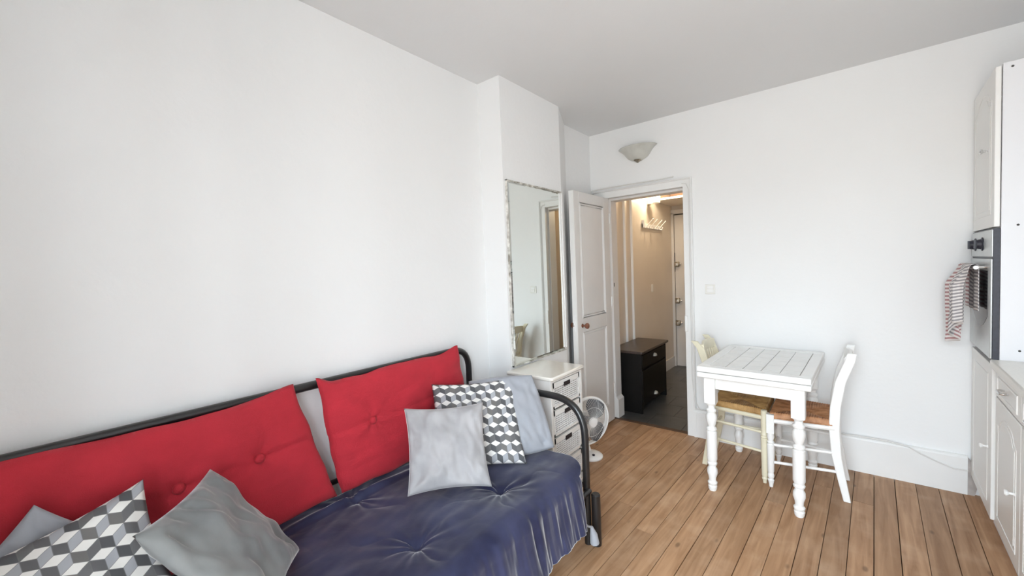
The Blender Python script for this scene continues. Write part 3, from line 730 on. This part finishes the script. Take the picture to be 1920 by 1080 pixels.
# ------------------------------------------------------------------ chairs (facing +X locally)
def chair(label, mwood, mrush, loc, rz, style, bump=False):
    c = thing('dining_chair', label, 'chair', loc, rz, 'rush-seated chairs at the table')
    BW, FW = .150, .200
    xb, xf_ = -.155, .155
    for s_ in (-1, 1):
        # sabre rear post
        path = [(-.058, 0), (-.035, .12), (-.010, .26), (0, .42), (-.006, .55), (-.030, .70), (-.072, .82), (-.112 if style == 'round' else -.082, .868)]
        half = [.017, .020, .023, .025, .025, .025, .024, .021]
        mbp = MB(); vs = []; fs = []
        for (dx, z), h in zip(path, half):
            for qx, qy in ((-h, -.011), (h, -.011), (h, .011), (-h, .011)): vs.append((xb+dx+qx, s_*BW+qy, z))
        n = len(path)
        for i in range(n-1):
            for k in range(4): fs.append((i*4+k, i*4+(k+1) % 4, (i+1)*4+(k+1) % 4, (i+1)*4+k))
        fs += [(3, 2, 1, 0), ((n-1)*4, (n-1)*4+1, (n-1)*4+2, (n-1)*4+3)]
        mbp.add(vs, fs); build('post', mbp, mwood, c, bevel=.004)
        if style == 'round':
            pr = [(0, .011), (.02, .013), (.03, .018), (.04, .014), (.05, .018), (.24, .020), (.285, .021), (.29, .017), (.297, .022), (.305, .018), (.312, .023), (.325, .017), (.36, .019), (.45, .0195), (.466, .018), (.470, .012)]
            lg = MB().lathe(pr, (xf_, s_*FW, 0), 16)
        else:
            pr = [(0, .010), (.02, .013), (.045, .018), (.052, .012), (.06, .016), (.075, .019), (.09, .014), (.10, .018), (.27, .021), (.277, .015), (.285, .021), (.295, .014), (.32, .021), (.335, .018), (.343, .020)]
            lg = MB().lathe(pr, (xf_, s_*FW, 0), 16).box(xf_-.020, xf_+.020, s_*FW-.020, s_*FW+.020, .343, .462)
        build('leg', lg, mwood, c, smooth=True)
        for zz in ((.330, .205) if style == 'round' else (.275, .165)):
            build('stretcher', MB().tube([(xb-.012, s_*BW, zz), (xf_, s_*FW, zz-.006)], .009, 8), mwood, c, smooth=True)
    for zz in (.30, .18): build('stretcher', MB().tube([(xf_, -FW, zz), (xf_, FW, zz)], .009, 8), mwood, c, smooth=True)
    build('stretcher', MB().tube([(xb-.01, -BW, .26), (xb-.01, BW, .26)], .009, 8), mwood, c, smooth=True)
    fr = MB(); A = [(xb, -BW), (xf_, -FW), (xf_, FW), (xb, BW)]
    for i in range(4):
        a, b_ = A[i], A[(i+1) % 4]; fr.tube([(a[0], a[1], .420), (b_[0], b_[1], .420)], .015, 8)
    build('seat_frame', fr, mwood, c, smooth=True)
    def S(u, v):
        uu, vv = u*2-1, v*2-1
        x_ = xb+(xf_-xb)*(u); hw = BW+(FW-BW)*u
        x_ = xb-.012+(xf_-xb+.024)*u; hw += .006
        ed = max(abs(uu), abs(vv)); top = .468-.012*(1-ed)**.7
        if ed > .93: top = .468-.028*((ed-.93)/.07)**2
        ridge = .0042*abs(math.sin((vv if abs(uu) > abs(vv) else uu)*42))
        cr_ = .85 if ed > .8 else 1
        # notch the corners around legs
        return (x_, vv*hw, top+ridge-.004*math.exp(-((abs(uu)-abs(vv))/.05)**2))
    sm = MB().grid(S, 90, 90)
    def Sb(u, v): p = S(u, v); uu, vv = u*2-1, v*2-1; ed = max(abs(uu), abs(vv)); return (p[0], p[1], .432 if ed < .95 else .436)
    sm.grid(Sb, 12, 12)
    # side skirt of the seat
    for e in range(4):
        def E_(u, v, e=e):
            q_ = {0: (u, 0), 1: (u, 1), 2: (0, u), 3: (1, u)}[e]; p = S(*q_); nz = .004*abs(math.sin(u*42))
            o_ = {0: (0, -1), 1: (0, 1), 2: (-1, 0), 3: (1, 0)}[e]; b_ = .004*math.sin(PI*v)
            return (p[0]+o_[0]*(b_-nz*.5), p[1]+o_[1]*(b_-nz*.5), p[2]+(.434-p[2])*v)
        sm.grid(E_, 60, 4)
    o = build('seat', sm, mrush, c, smooth=True, fix=False); o['label'] = 'woven rush seat'
    # top rail (curved) and lower rail, spindles between
    def rail(z0, z1, dx, nme):
        m_ = MB(); n = 12; vs = []; fs = []
        for i in range(n+1):
            t_ = i/n; y = -BW+2*BW*t_; cx_ = xb+dx-.020*math.sin(PI*t_); zt = z1+.012*math.sin(PI*t_)
            for qx, z in ((-.009, z0), (.009, z0), (.009, zt), (-.009, zt)): vs.append((cx_+qx-.1*(z-z0), y, z))
        for i in range(n):
            for k in range(4): fs.append((i*4+k, i*4+(k+1) % 4, (i+1)*4+(k+1) % 4, (i+1)*4+k))
        fs += [(3, 2, 1, 0), tuple(n*4+k for k in range(4))]
        m_.add(vs, fs); return build(nme, m_, mwood, c, bevel=.003)
    rail(.785, .845, -.052, 'top_rail'); rail(.545, .572, -.004, 'lower_rail')
    for k in range(5):
        t_ = (k-2)/2; yb, yt = t_*.055, t_*.105; f = 1-abs(t_)*.35
        build('spindle', MB().tube([(xb-.013, yb, .565), (xb-.035, (yb+yt)/2, .68), (xb-.058-.015*f*.6, yt, .79)], .0065, 8), mwood, c, smooth=True)
    return c
chair('cream painted chair with golden rush seat, left end of the table', M_cream_wood, M_rush, (-.535, 3.150, 0), 0, 'round')
chair('white painted chair with orange-brown rush seat, right end of the table', M_white_wood, M_rush2, (-.188, 3.118, 0), PI, 'square')

# ------------------------------------------------------------------ wicker drawer tower
dt = thing('wicker_drawer_tower', 'narrow white chest of wicker-fronted drawers under the mirror', 'chest')
AX0, AX1, AY0, AY1 = -1.622, -1.302, 1.925, 2.285
top = MB().prism([(AX0, AY0-.012), (AX1+.005, AY0-.012), (AX1+.018, AY0+.004), (AX1+.018, AY1-.004), (AX1+.005, AY1+.012), (AX0, AY1+.012)], .768, .790)
o = build('top', top, M_cabwhite, dt, bevel=.007); o['label'] = 'glossy cream top'
bd_ = MB().box(AX0, AX1, AY0, AY0+.022, 0, .768).box(AX0, AX1, AY1-.022, AY1, 0, .768).box(AX0, AX0+.01, AY0+.022, AY1-.022, .05, .768).box(AX0+.01, AX1, AY0+.022, AY1-.022, .05, .062)
bd_.box(AX1-.012, AX1, AY0+.022, AY1-.022, .752, .768)
build('body', bd_, M_cabbody, dt, bevel=.002)
for k in range(4):
    z1 = .748-k*.166; z0 = z1-.152
    dr = build('drawer', MB().box(AX1-.016, AX1-.002, AY0+.026, AY1-.026, z1-.030, z1).box(AX1-.016, AX1-.002, AY0+.026, AY1-.026, z0, z0+.014).box(AX1-.016, AX1-.002, AY0+.026, AY0+.038, z0, z1).box(AX1-.016, AX1-.002, AY1-.038, AY1-.026, z0, z1).box(AX0+.02, AX1-.018, AY0+.03, AY1-.03, z0+.003, z0+.008), M_cabbody, dt)
    build('basket_shade_panel', box(AX1-.022, AX1-.0175, AY0+.03, AY1-.03, z0+.009, z1-.002), M_basketshade, dr)  # added dark sheet painting the shade seen through the weave
    wk = MB(); ya, yb = AY0+.036, AY1-.036; nst = 11; rows = 9
    za, zb = z0+.012, z1-.028
    for s_ in range(nst):
        yy_ = ya+(yb-ya)*(s_+.5)/nst; wk.box(AX1-.011, AX1-.006, yy_-.003, yy_+.003, za, zb)
    for r__ in range(rows):
        zz = za+(zb-za)*(r__+.5)/rows
        pts = []
        for q_ in range(nst*2+1):
            yy_ = ya+(yb-ya)*q_/(nst*2); ph = (q_-1)*PI/2+(PI if r__ % 2 else 0)
            pts.append((AX1-.008+.0055*math.sin(ph if q_ % 2 else 0), yy_, zz))
        wk.tube(pts, .0048, 4)
    o = build('wicker_weave', wk, M_wicker, dr, kind='stuff')
    ym = (AY0+AY1)/2
    build('hand_hole', box(AX1-.004, AX1+.002, ym-.034, ym+.034, z1-.042, z1-.018), M_slot, dr)

# ------------------------------------------------------------------ fan
FC = Vector((-1.46, 2.66, .262))
fn = thing('desk_fan', 'white round fan with smoky blades on the floor behind the drawer tower', 'fan', (FC.x, FC.y, 0), math.radians(-24))
fr_, hz = .172, .272
def ring(mb, x, r, tr, n=40): mb.tube([(x, r*math.cos(2*PI*k/n), hz+r*math.sin(2*PI*k/n)) for k in range(n)], tr, 8, closed=True)
# fan faces local -Y rotated; build facing +X then turn
fan_rot = -math.radians(50)
g = MB(); ring(g, 0.0, fr_, .009); ring(g, -.02, fr_-.002, .007)
build('rim', g, M_plastic, fn, smooth=True)
g = MB()
for k in range(60):
    a = 2*PI*k/60; pts = []
    for t_, dx in ((.22, .042), (.5, .040), (.8, .026), (1, .004)):
        aa = a+.35*(t_-.22); pts.append((dx, fr_*t_*math.cos(aa), hz+fr_*t_*math.sin(aa)))
    g.tube(pts, .0009, 3)
ring(g, .042, fr_*.22, .002, 24); ring(g, .036, fr_*.62, .0012, 40)
build('front_grille', g, M_plastic, fn, kind='stuff')
g = MB()
for k in range(48):
    a = 2*PI*k/48; g.tube([(-.07, fr_*.3*math.cos(a), hz+fr_*.3*math.sin(a)), (-.062, fr_*.75*math.cos(a), hz+fr_*.75*math.sin(a)), (-.02, fr_*math.cos(a), hz+fr_*math.sin(a))], .0012, 3)
build('rear_grille', g, M_plastic, fn, kind='stuff')
build('badge', MB().lathe([(.040, .034), (.046, .034), (.048, .026)], (0, 0, hz), 24, 'x'), M_plastic, fn, smooth=True)
build('hub', MB().lathe([(-.03, .028), (.016, .028), (.022, .018)], (0, 0, hz), 20, 'x'), M_fangrey, fn, smooth=True)
for k in range(3):
    a0 = math.radians(52)+2*PI*k/3
    def Bl(u, v):
        r = .024+(fr_-.036)*u; wdt = .35+.62*math.sin(PI*min(u*.8+.12, 1)); a = a0+(v-.5)*wdt*1.55+.25*u
        return (.010-.030*(v-.5)*1.2, r*math.cos(a), hz+r*math.sin(a))
    o = build('blade', MB().grid(Bl, 12, 10), M_fangrey, fn, smooth=True, fix=False); o.modifiers.new('solid', 'SOLIDIFY').thickness = .002
build('motor_housing', MB().lathe([(-.135, .03), (-.13, .045), (-.075, .052), (-.068, .045)], (0, 0, hz), 20, 'x'), M_plastic, fn, smooth=True)
build('stand', MB().tube([(-.09, 0, hz-.045), (-.075, 0, .12), (-.03, 0, .03)], [.018, .018, .026], 12), M_plastic, fn, smooth=True)
build('base', MB().lathe([(0, .088), (.010, .090), (.020, .080), (.030, .045), (.034, .02)], (-.0, 0, 0), 30), M_plastic, fn, smooth=True)
build('switch_knob', MB().lathe([(.022, .011), (.036, .010)], (.045, -.01, 0), 12), M_ovenblk, fn, smooth=True)
for ch in fn.children:
    if ch.name.split('.')[0] not in ('base', 'switch_knob'): ch.rotation_euler = (0, 0, 0)

# ------------------------------------------------------------------ daybed
bed = thing('daybed', 'black tubular metal daybed against the left wall', 'bed')
BY0, BY1, RX = -.31, 1.795, -1.775
tr_ = .0185
br = fillet([(RX, BY1-.055, 0.20), (RX, BY1-.055, .957), (RX, BY0+.055, .957), (RX, BY0+.055, .20)], .13, 9)
build('back_rail', MB().tube(br, tr_, 14), M_black, bed, smooth=True)
build('back_bar', MB().tube([(RX, BY0+.06, .50), (RX, BY1-.06, .50)], .012, 10), M_black, bed, smooth=True)
for yy in (BY1, BY0):
    ar = fillet([(RX+.01, yy, 0.0), (RX+.01, yy, .738), (-1.015, yy, .738), (-1.015, yy, .0)], [.10, .19], 10)
    build('arm', MB().tube(ar, tr_, 14), M_black, bed, smooth=True)
    build('arm_bar', MB().tube([(RX+.01, yy, .30), (-1.015, yy, .30)], .013, 10), M_black, bed, smooth=True)
    build('leg', MB().lathe([(0, .020), (.004, .0235), (.262, .0235), (.268, .018)], (-.972, yy+.012 if yy > 0 else yy-.012, 0), 18), M_black, bed, smooth=True)
build('side_rail', MB().tube([(-1.0, BY0, .28), (-1.0, BY1, .28)], .014, 10), M_black, bed, smooth=True)
sl = MB()
for k in range(14):
    yy = BY0+.1+k*(BY1-BY0-.2)/13; sl.box(RX+.03, -1.02, yy-.02, yy+.02, .288, .296)
build('slat_base', sl, M_black, bed, kind='stuff')

# mattress with rounded end
MX0, MX1, MYe, MZ0, MZ1 = -1.735, -.975, 1.765, .30, .432
def outline(inset=0.0, n=9, R_=.13):
    x0, x1, y0, y1 = MX0+inset, MX1-inset, BY0+.035+inset, MYe-inset; out = [(x0, y0), (x1, y0)]
    for k in range(n+1):
        a = PI/2*k/n; out.append((x1-R_+R_*math.cos(a), y1-R_+R_*math.sin(a)))
    out.append((x0, y1)); return out
mm = MB(); rings = [(.02, MZ0), (0, MZ0+.02), (0, MZ1-.03), (.006, MZ1-.012), (.022, MZ1-.002), (.05, MZ1)]
ols = [outline(i) for i, z in rings]; n = len(ols[0])
vs = [(p[0], p[1], z) for ol, (i, z) in zip(ols, rings) for p in ol]
fs = [((a)*n+k, a*n+(k+1) % n, (a+1)*n+(k+1) % n, (a+1)*n+k) for a in range(len(rings)-1) for k in range(n)]
fs += [tuple(range(n))[::-1], tuple((len(rings)-1)*n+k for k in range(n))]
mm.add(vs, fs)
mt = tag(build('mattress', mm, M_matt, None, smooth=True), 'white futon mattress showing its piped rounded corner by the arm', 'mattress')
build('piping', MB().tube([(p[0], p[1], MZ1-.006) for p in outline(.004)], .005, 8, closed=True), M_matt, mt, smooth=True)

# velvet throw
TUFT = [(-1.17, .854), (-1.164, 1.30), (-1.62, .875), (-1.62, 1.34), (-1.17, .38), (-1.62, .38), (-1.17, -.08)]
XE = -1.02
def throw_pt(u, v):
    # u along the bed 0..1, v across: 0 back .. 1 hem
    top_len = XE-(-1.72); R_ = .07; arc = R_*PI/2; drop = .215
    tot = top_len+arc+drop; s_ = v*tot
    if s_ < top_len: x_, z, ph = -1.72+s_, .462, 0
    elif s_ < top_len+arc:
        a = (s_-top_len)/R_; x_, z, ph = XE+R_*math.sin(a), .462-R_*(1-math.cos(a)), a/(PI/2)
    else:
        k = s_-top_len-arc; x_, z, ph = XE+R_+k*.10, .462-R_-k, 1
    yend = 1.738
    if x_ > -1.13: yend = 1.738-.105*(1-math.sqrt(max(0, 1-min((x_+1.13)/.165, 1)**2)))
    y = (BY0+.05)+(yend-BY0-.05)*u
    dz = 0; dxh = 0
    crease = 0
    for (tx, ty_) in TUFT:
        dx, dy = x_-tx, y-ty_; r = math.hypot(dx, dy)
        if r < .45:
            th = math.atan2(dy, dx)
            dz -= .020*math.exp(-(r/.030)**2)+.010*math.exp(-(r/.12)**2)
            am = max(0, min(r/.03, 1))*math.exp(-r/.18)
            am *= .55+.45*math.sin(3*th+tx*5+ty_*3); dz += .010*am*(abs(math.sin(3.5*th+tx*9+ty_*5+.8*math.sin(r*22)))**.5-.7+.35*math.sin(13*th+ty_*7))
    # swell between tufts, rolls at the back
    nz = noise.noise(Vector((x_*3.3, y*3.3, 1.7)))*.012+noise.noise(Vector((x_*9, y*7, 4.1)))*.0045+noise.noise(Vector((x_*26+y*9, y*14, 7.1)))*.0018
    if ph == 0: z += dz+nz
    if x_ < -1.60: z += .026*math.exp(-((x_+1.632)/.018)**2)*(.6+.4*math.sin(y*9))
    # drape folds
    if ph > 0:
        k = ph if ph < 1 else 1+(s_-top_len-arc)/drop
        fold = math.sin(y*31+2.2*math.sin(y*6.3))*.5+.5*math.sin(y*57+1+1.5*math.sin(y*11))
        x_ += fold*.0012*k+(noise.noise(Vector((z*1.5, y*9, 2)))*.010+noise.noise(Vector((z*2.5, y*26+z*3, 5)))*.008+noise.noise(Vector((z*5, y*55+z*8, 9)))*.003)*k
        z += dz*(1-min(ph, 1))+nz*(1-min(ph, 1))
        z += .003*math.sin(y*8+1)*max(0, k-1)
    return (x_, y, z)
th = tag(build('velvet_throw', MB().grid(throw_pt, 420, 210), M_throw, None, smooth=True, fix=False), 'navy grey velvet throw with gathered tufts covering the daybed seat', 'throw')
th.modifiers.new('solid', 'SOLIDIFY').thickness = .004
o = build('tassel', MB().tube([(-.958, 1.650, .20), (-.955, 1.69, .165), (-.950, 1.715, .150), (-.945, 1.725, .11), (-.942, 1.728, .065)], [.008, .004, .007, .018, .022], 10), M_bluegrey, th, smooth=True)

# ------------------------------------------------------------------ cushions
def pillow(name, label, c, T, m_, seed=0, wr=.006, power=.42, pinch=.055, nu=44, parent=None, sag=0.0):
    BL, BR, TR, TL = [Vector(p) for p in c]
    cen = (BL+BR+TR+TL)/4
    nrm = (BR-BL+TR-TL).cross(TL-BL+TR-BR).normalized()
    W_, H_ = ((BR-BL).length+(TR-TL).length)/2, ((TL-BL).length+(TR-BR).length)/2
    def surf(sgn):
        def f(u, v):
            a, b_ = u*2-1, v*2-1
            a2 = a*(1-pinch*(1-b_*b_)); b2 = b_*(1-pinch*(1-a*a))
            p = BL*(1-a2)*(1-b2)/4+BR*(1+a2)*(1-b2)/4+TR*(1+a2)*(1+b2)/4+TL*(1-a2)*(1+b2)/4
            k = max(0, (1-a*a)*(1-b_*b_)); h = T*k**power
            e = min(1, k*6)
            wv = noise.noise(Vector((a*2.2+seed, b_*2.2, seed*1.7)))*wr*2.2*e + noise.noise(Vector((a*6+seed, b_*3.5+a*2, seed)))*wr*e
            # gathers near corners
            rc = math.hypot(1-abs(a), 1-abs(b_)); thc = math.atan2(1-abs(b_), 1-abs(a))
            wv += wr*.8*math.sin(thc*9+seed)*math.exp(-(rc/.45)**2)*min(1, rc*5)*e
            return p+nrm*sgn*(h+wv)
        return f
    mb = MB(); uvf = lambda u, v: ((u-.5)*W_+seed*.013, (v-.5)*H_)
    mb.grid(surf(1), nu, nu, uvf)
    k0 = len(mb.v); mb.grid(surf(-1), nu, nu, uvf)
    o_ = build(name, mb, m_, parent, smooth=False, fix=False)
    me = o_.data; bm = bmesh.new(); bm.from_mesh(me)
    bmesh.ops.remove_doubles(bm, verts=bm.verts, dist=.0004); bmesh.ops.recalc_face_normals(bm, faces=bm.faces); bm.to_mesh(me); bm.free()
    me.polygons.foreach_set('use_smooth', [True]*len(me.polygons))
    if label: tag(o_, label, 'cushion')
    # centre origin
    me.transform(Matrix.Translation(-cen)); o_.location = cen
    return o_, nrm, cen
# red back cushions: soft boxes with buttons
def red_cushion(label, y0b, y1b, y0t, y1t, z0, z1, buttons, seed, leanx=.02):
    xf_, xb_ = -1.650, -1.748
    def P(side):
        def f(u, v):
            a, b_ = u*2-1, v*2-1
            yb = y0b+(y1b-y0b)*u; yt = y0t+(y1t-y0t)*u
            y = yb+(yt-yb)*v; z = z0+(z1-z0)*v
            k = max(0, (1-a**8)*(1-b_**6))**.45
            z += .012*noise.noise(Vector((u*7+seed, v*.5, 0)))*b_*b_+(.034*math.exp(-((1-u)/.09)**2)+.024*math.exp(-(u/.05)**2))*max(0, b_)**4; y += .010*noise.noise(Vector((seed, v*5, a)))*abs(a)
            bulge = .018*(1-a*a)*(1-b_*b_)
            xm = (xf_+xb_)/2-.010-leanx*.6*v
            h = .044*k+bulge*.8
            if side > 0:
                for (by, bz) in buttons:
                    r = math.hypot(y-by, (z-bz)); h -= .006*math.exp(-(r/.028)**2)+.010*math.exp(-(r/.09)**2)
                    thh = math.atan2(z-bz, y-by)
                    h += .0045*math.exp(-r/.10)*min(1, r/.02)*math.sin(5*thh+seed)
                # long crease linking the buttons
                if len(buttons) > 1:
                    zc_ = buttons[0][1]+(y-buttons[0][0])*(buttons[1][1]-buttons[0][1])/(buttons[1][0]-buttons[0][0]+1e-6)
                    h -= .004*math.exp(-((z-zc_)/.012)**2)
                h += noise.noise(Vector((u*6+seed, v*4, 3)))*.007+noise.noise(Vector((u*5+v*9+seed, v*16-u*6, 1)))*.0025
            else: h = .045*k
            return (xm+side*h, y, z)
        return f
    mb = MB().grid(P(1), 110, 64).grid(P(-1), 110, 64)
    o_ = build('red_cushion', mb, M_red, None, fix=False)
    me = o_.data; bm = bmesh.new(); bm.from_mesh(me); bmesh.ops.remove_doubles(bm, verts=bm.verts, dist=.0005); bmesh.ops.recalc_face_normals(bm, faces=bm.faces); bm.to_mesh(me); bm.free()
    me.polygons.foreach_set('use_smooth', [True]*len(me.polygons))
    tag(o_, label, 'cushion', 'red back cushions')
    for (by, bz) in buttons:
        v = (bz-z0)/(z1-z0)
        best = min((( (p.co.y-by)**2+(p.co.z-bz)**2, p.co.x) for p in me.vertices if p.co.x > (xf_+xb_)/2-leanx*v-.004), key=lambda q: q[0])
        build('button', MB().sphere((best[1]+.007, by, bz), .018, 16, 8, (.75, 1, 1)), M_red, o_, smooth=True)
red_cushion('red buttoned back cushion, right one, behind the light grey pillow', .862, 1.665, .79, 1.605, .468, .970, [(1.015, .755), (1.40, .77)], 2.3)
red_cushion('long red buttoned back cushion, left one, reaching out of the frame', -.20, .842, -.21, .700, .468, .964, [(.545, .760), (.308, .755), (.0, .76)], 5.1)

C2 = [(-1.492, 1.199, .475), (-1.198, 1.54, .470), (-1.387, 1.704, .834), (-1.672, 1.363, .836)]
o, _, _ = pillow('patterned_pillow', 'grey and white cube-print pillow at the right end of the daybed', C2, .055, M_cubes, 1, wr=.005, pinch=.075)
C1 = [(-1.412, .995, .490), (-1.178, 1.262, .486), (-1.318, 1.375, .800), (-1.560, 1.105, .805)]
o, _, _ = pillow('grey_pillow', 'light grey velvet pillow leaning in front of the cube-print pillow', C1, .042, M_greyv, 3, wr=.010, pinch=.085)
C3 = [(-1.335, 1.50, .475), (-1.158, 1.728, .492), (-1.305, 1.752, .845), (-1.600, 1.56, .815)]
o, _, _ = pillow('bluegrey_pillow', 'soft blue-grey pillow slumped against the right arm, behind the others', C3, .055, M_bluegrey, 6, wr=.009, pinch=-.045)
C4 = [(-1.110, .338, .520), (-1.434, .569, .500), (-1.600, .377, .812), (-1.276, .145, .840)]
o, _, _ = pillow('grey_pillow', 'mid-grey velvet pillow tipped on its corner at the left of the daybed', C4, .05, M_darkgv, 9, wr=.009, pinch=.075)
C5 = [(-1.34, -.13, .465), (-1.345, .262, .540), (-1.575, .212, .857), (-1.575, -.195, .765)]
o, _, _ = pillow('patterned_pillow', 'cube-print pillow at the left, partly under the mid-grey pillow', C5, .055, M_cubes, 4, wr=.006, pinch=.10)
C6 = [(-1.575, .012, .490), (-1.600, .20, .680), (-1.612, .008, .868), (-1.590, -.18, .680)]
o, _, _ = pillow('grey_pillow', 'pale grey pillow in the lower left corner behind the cube-print one', C6, .03, M_bluegrey, 12, wr=.006, pinch=.07)
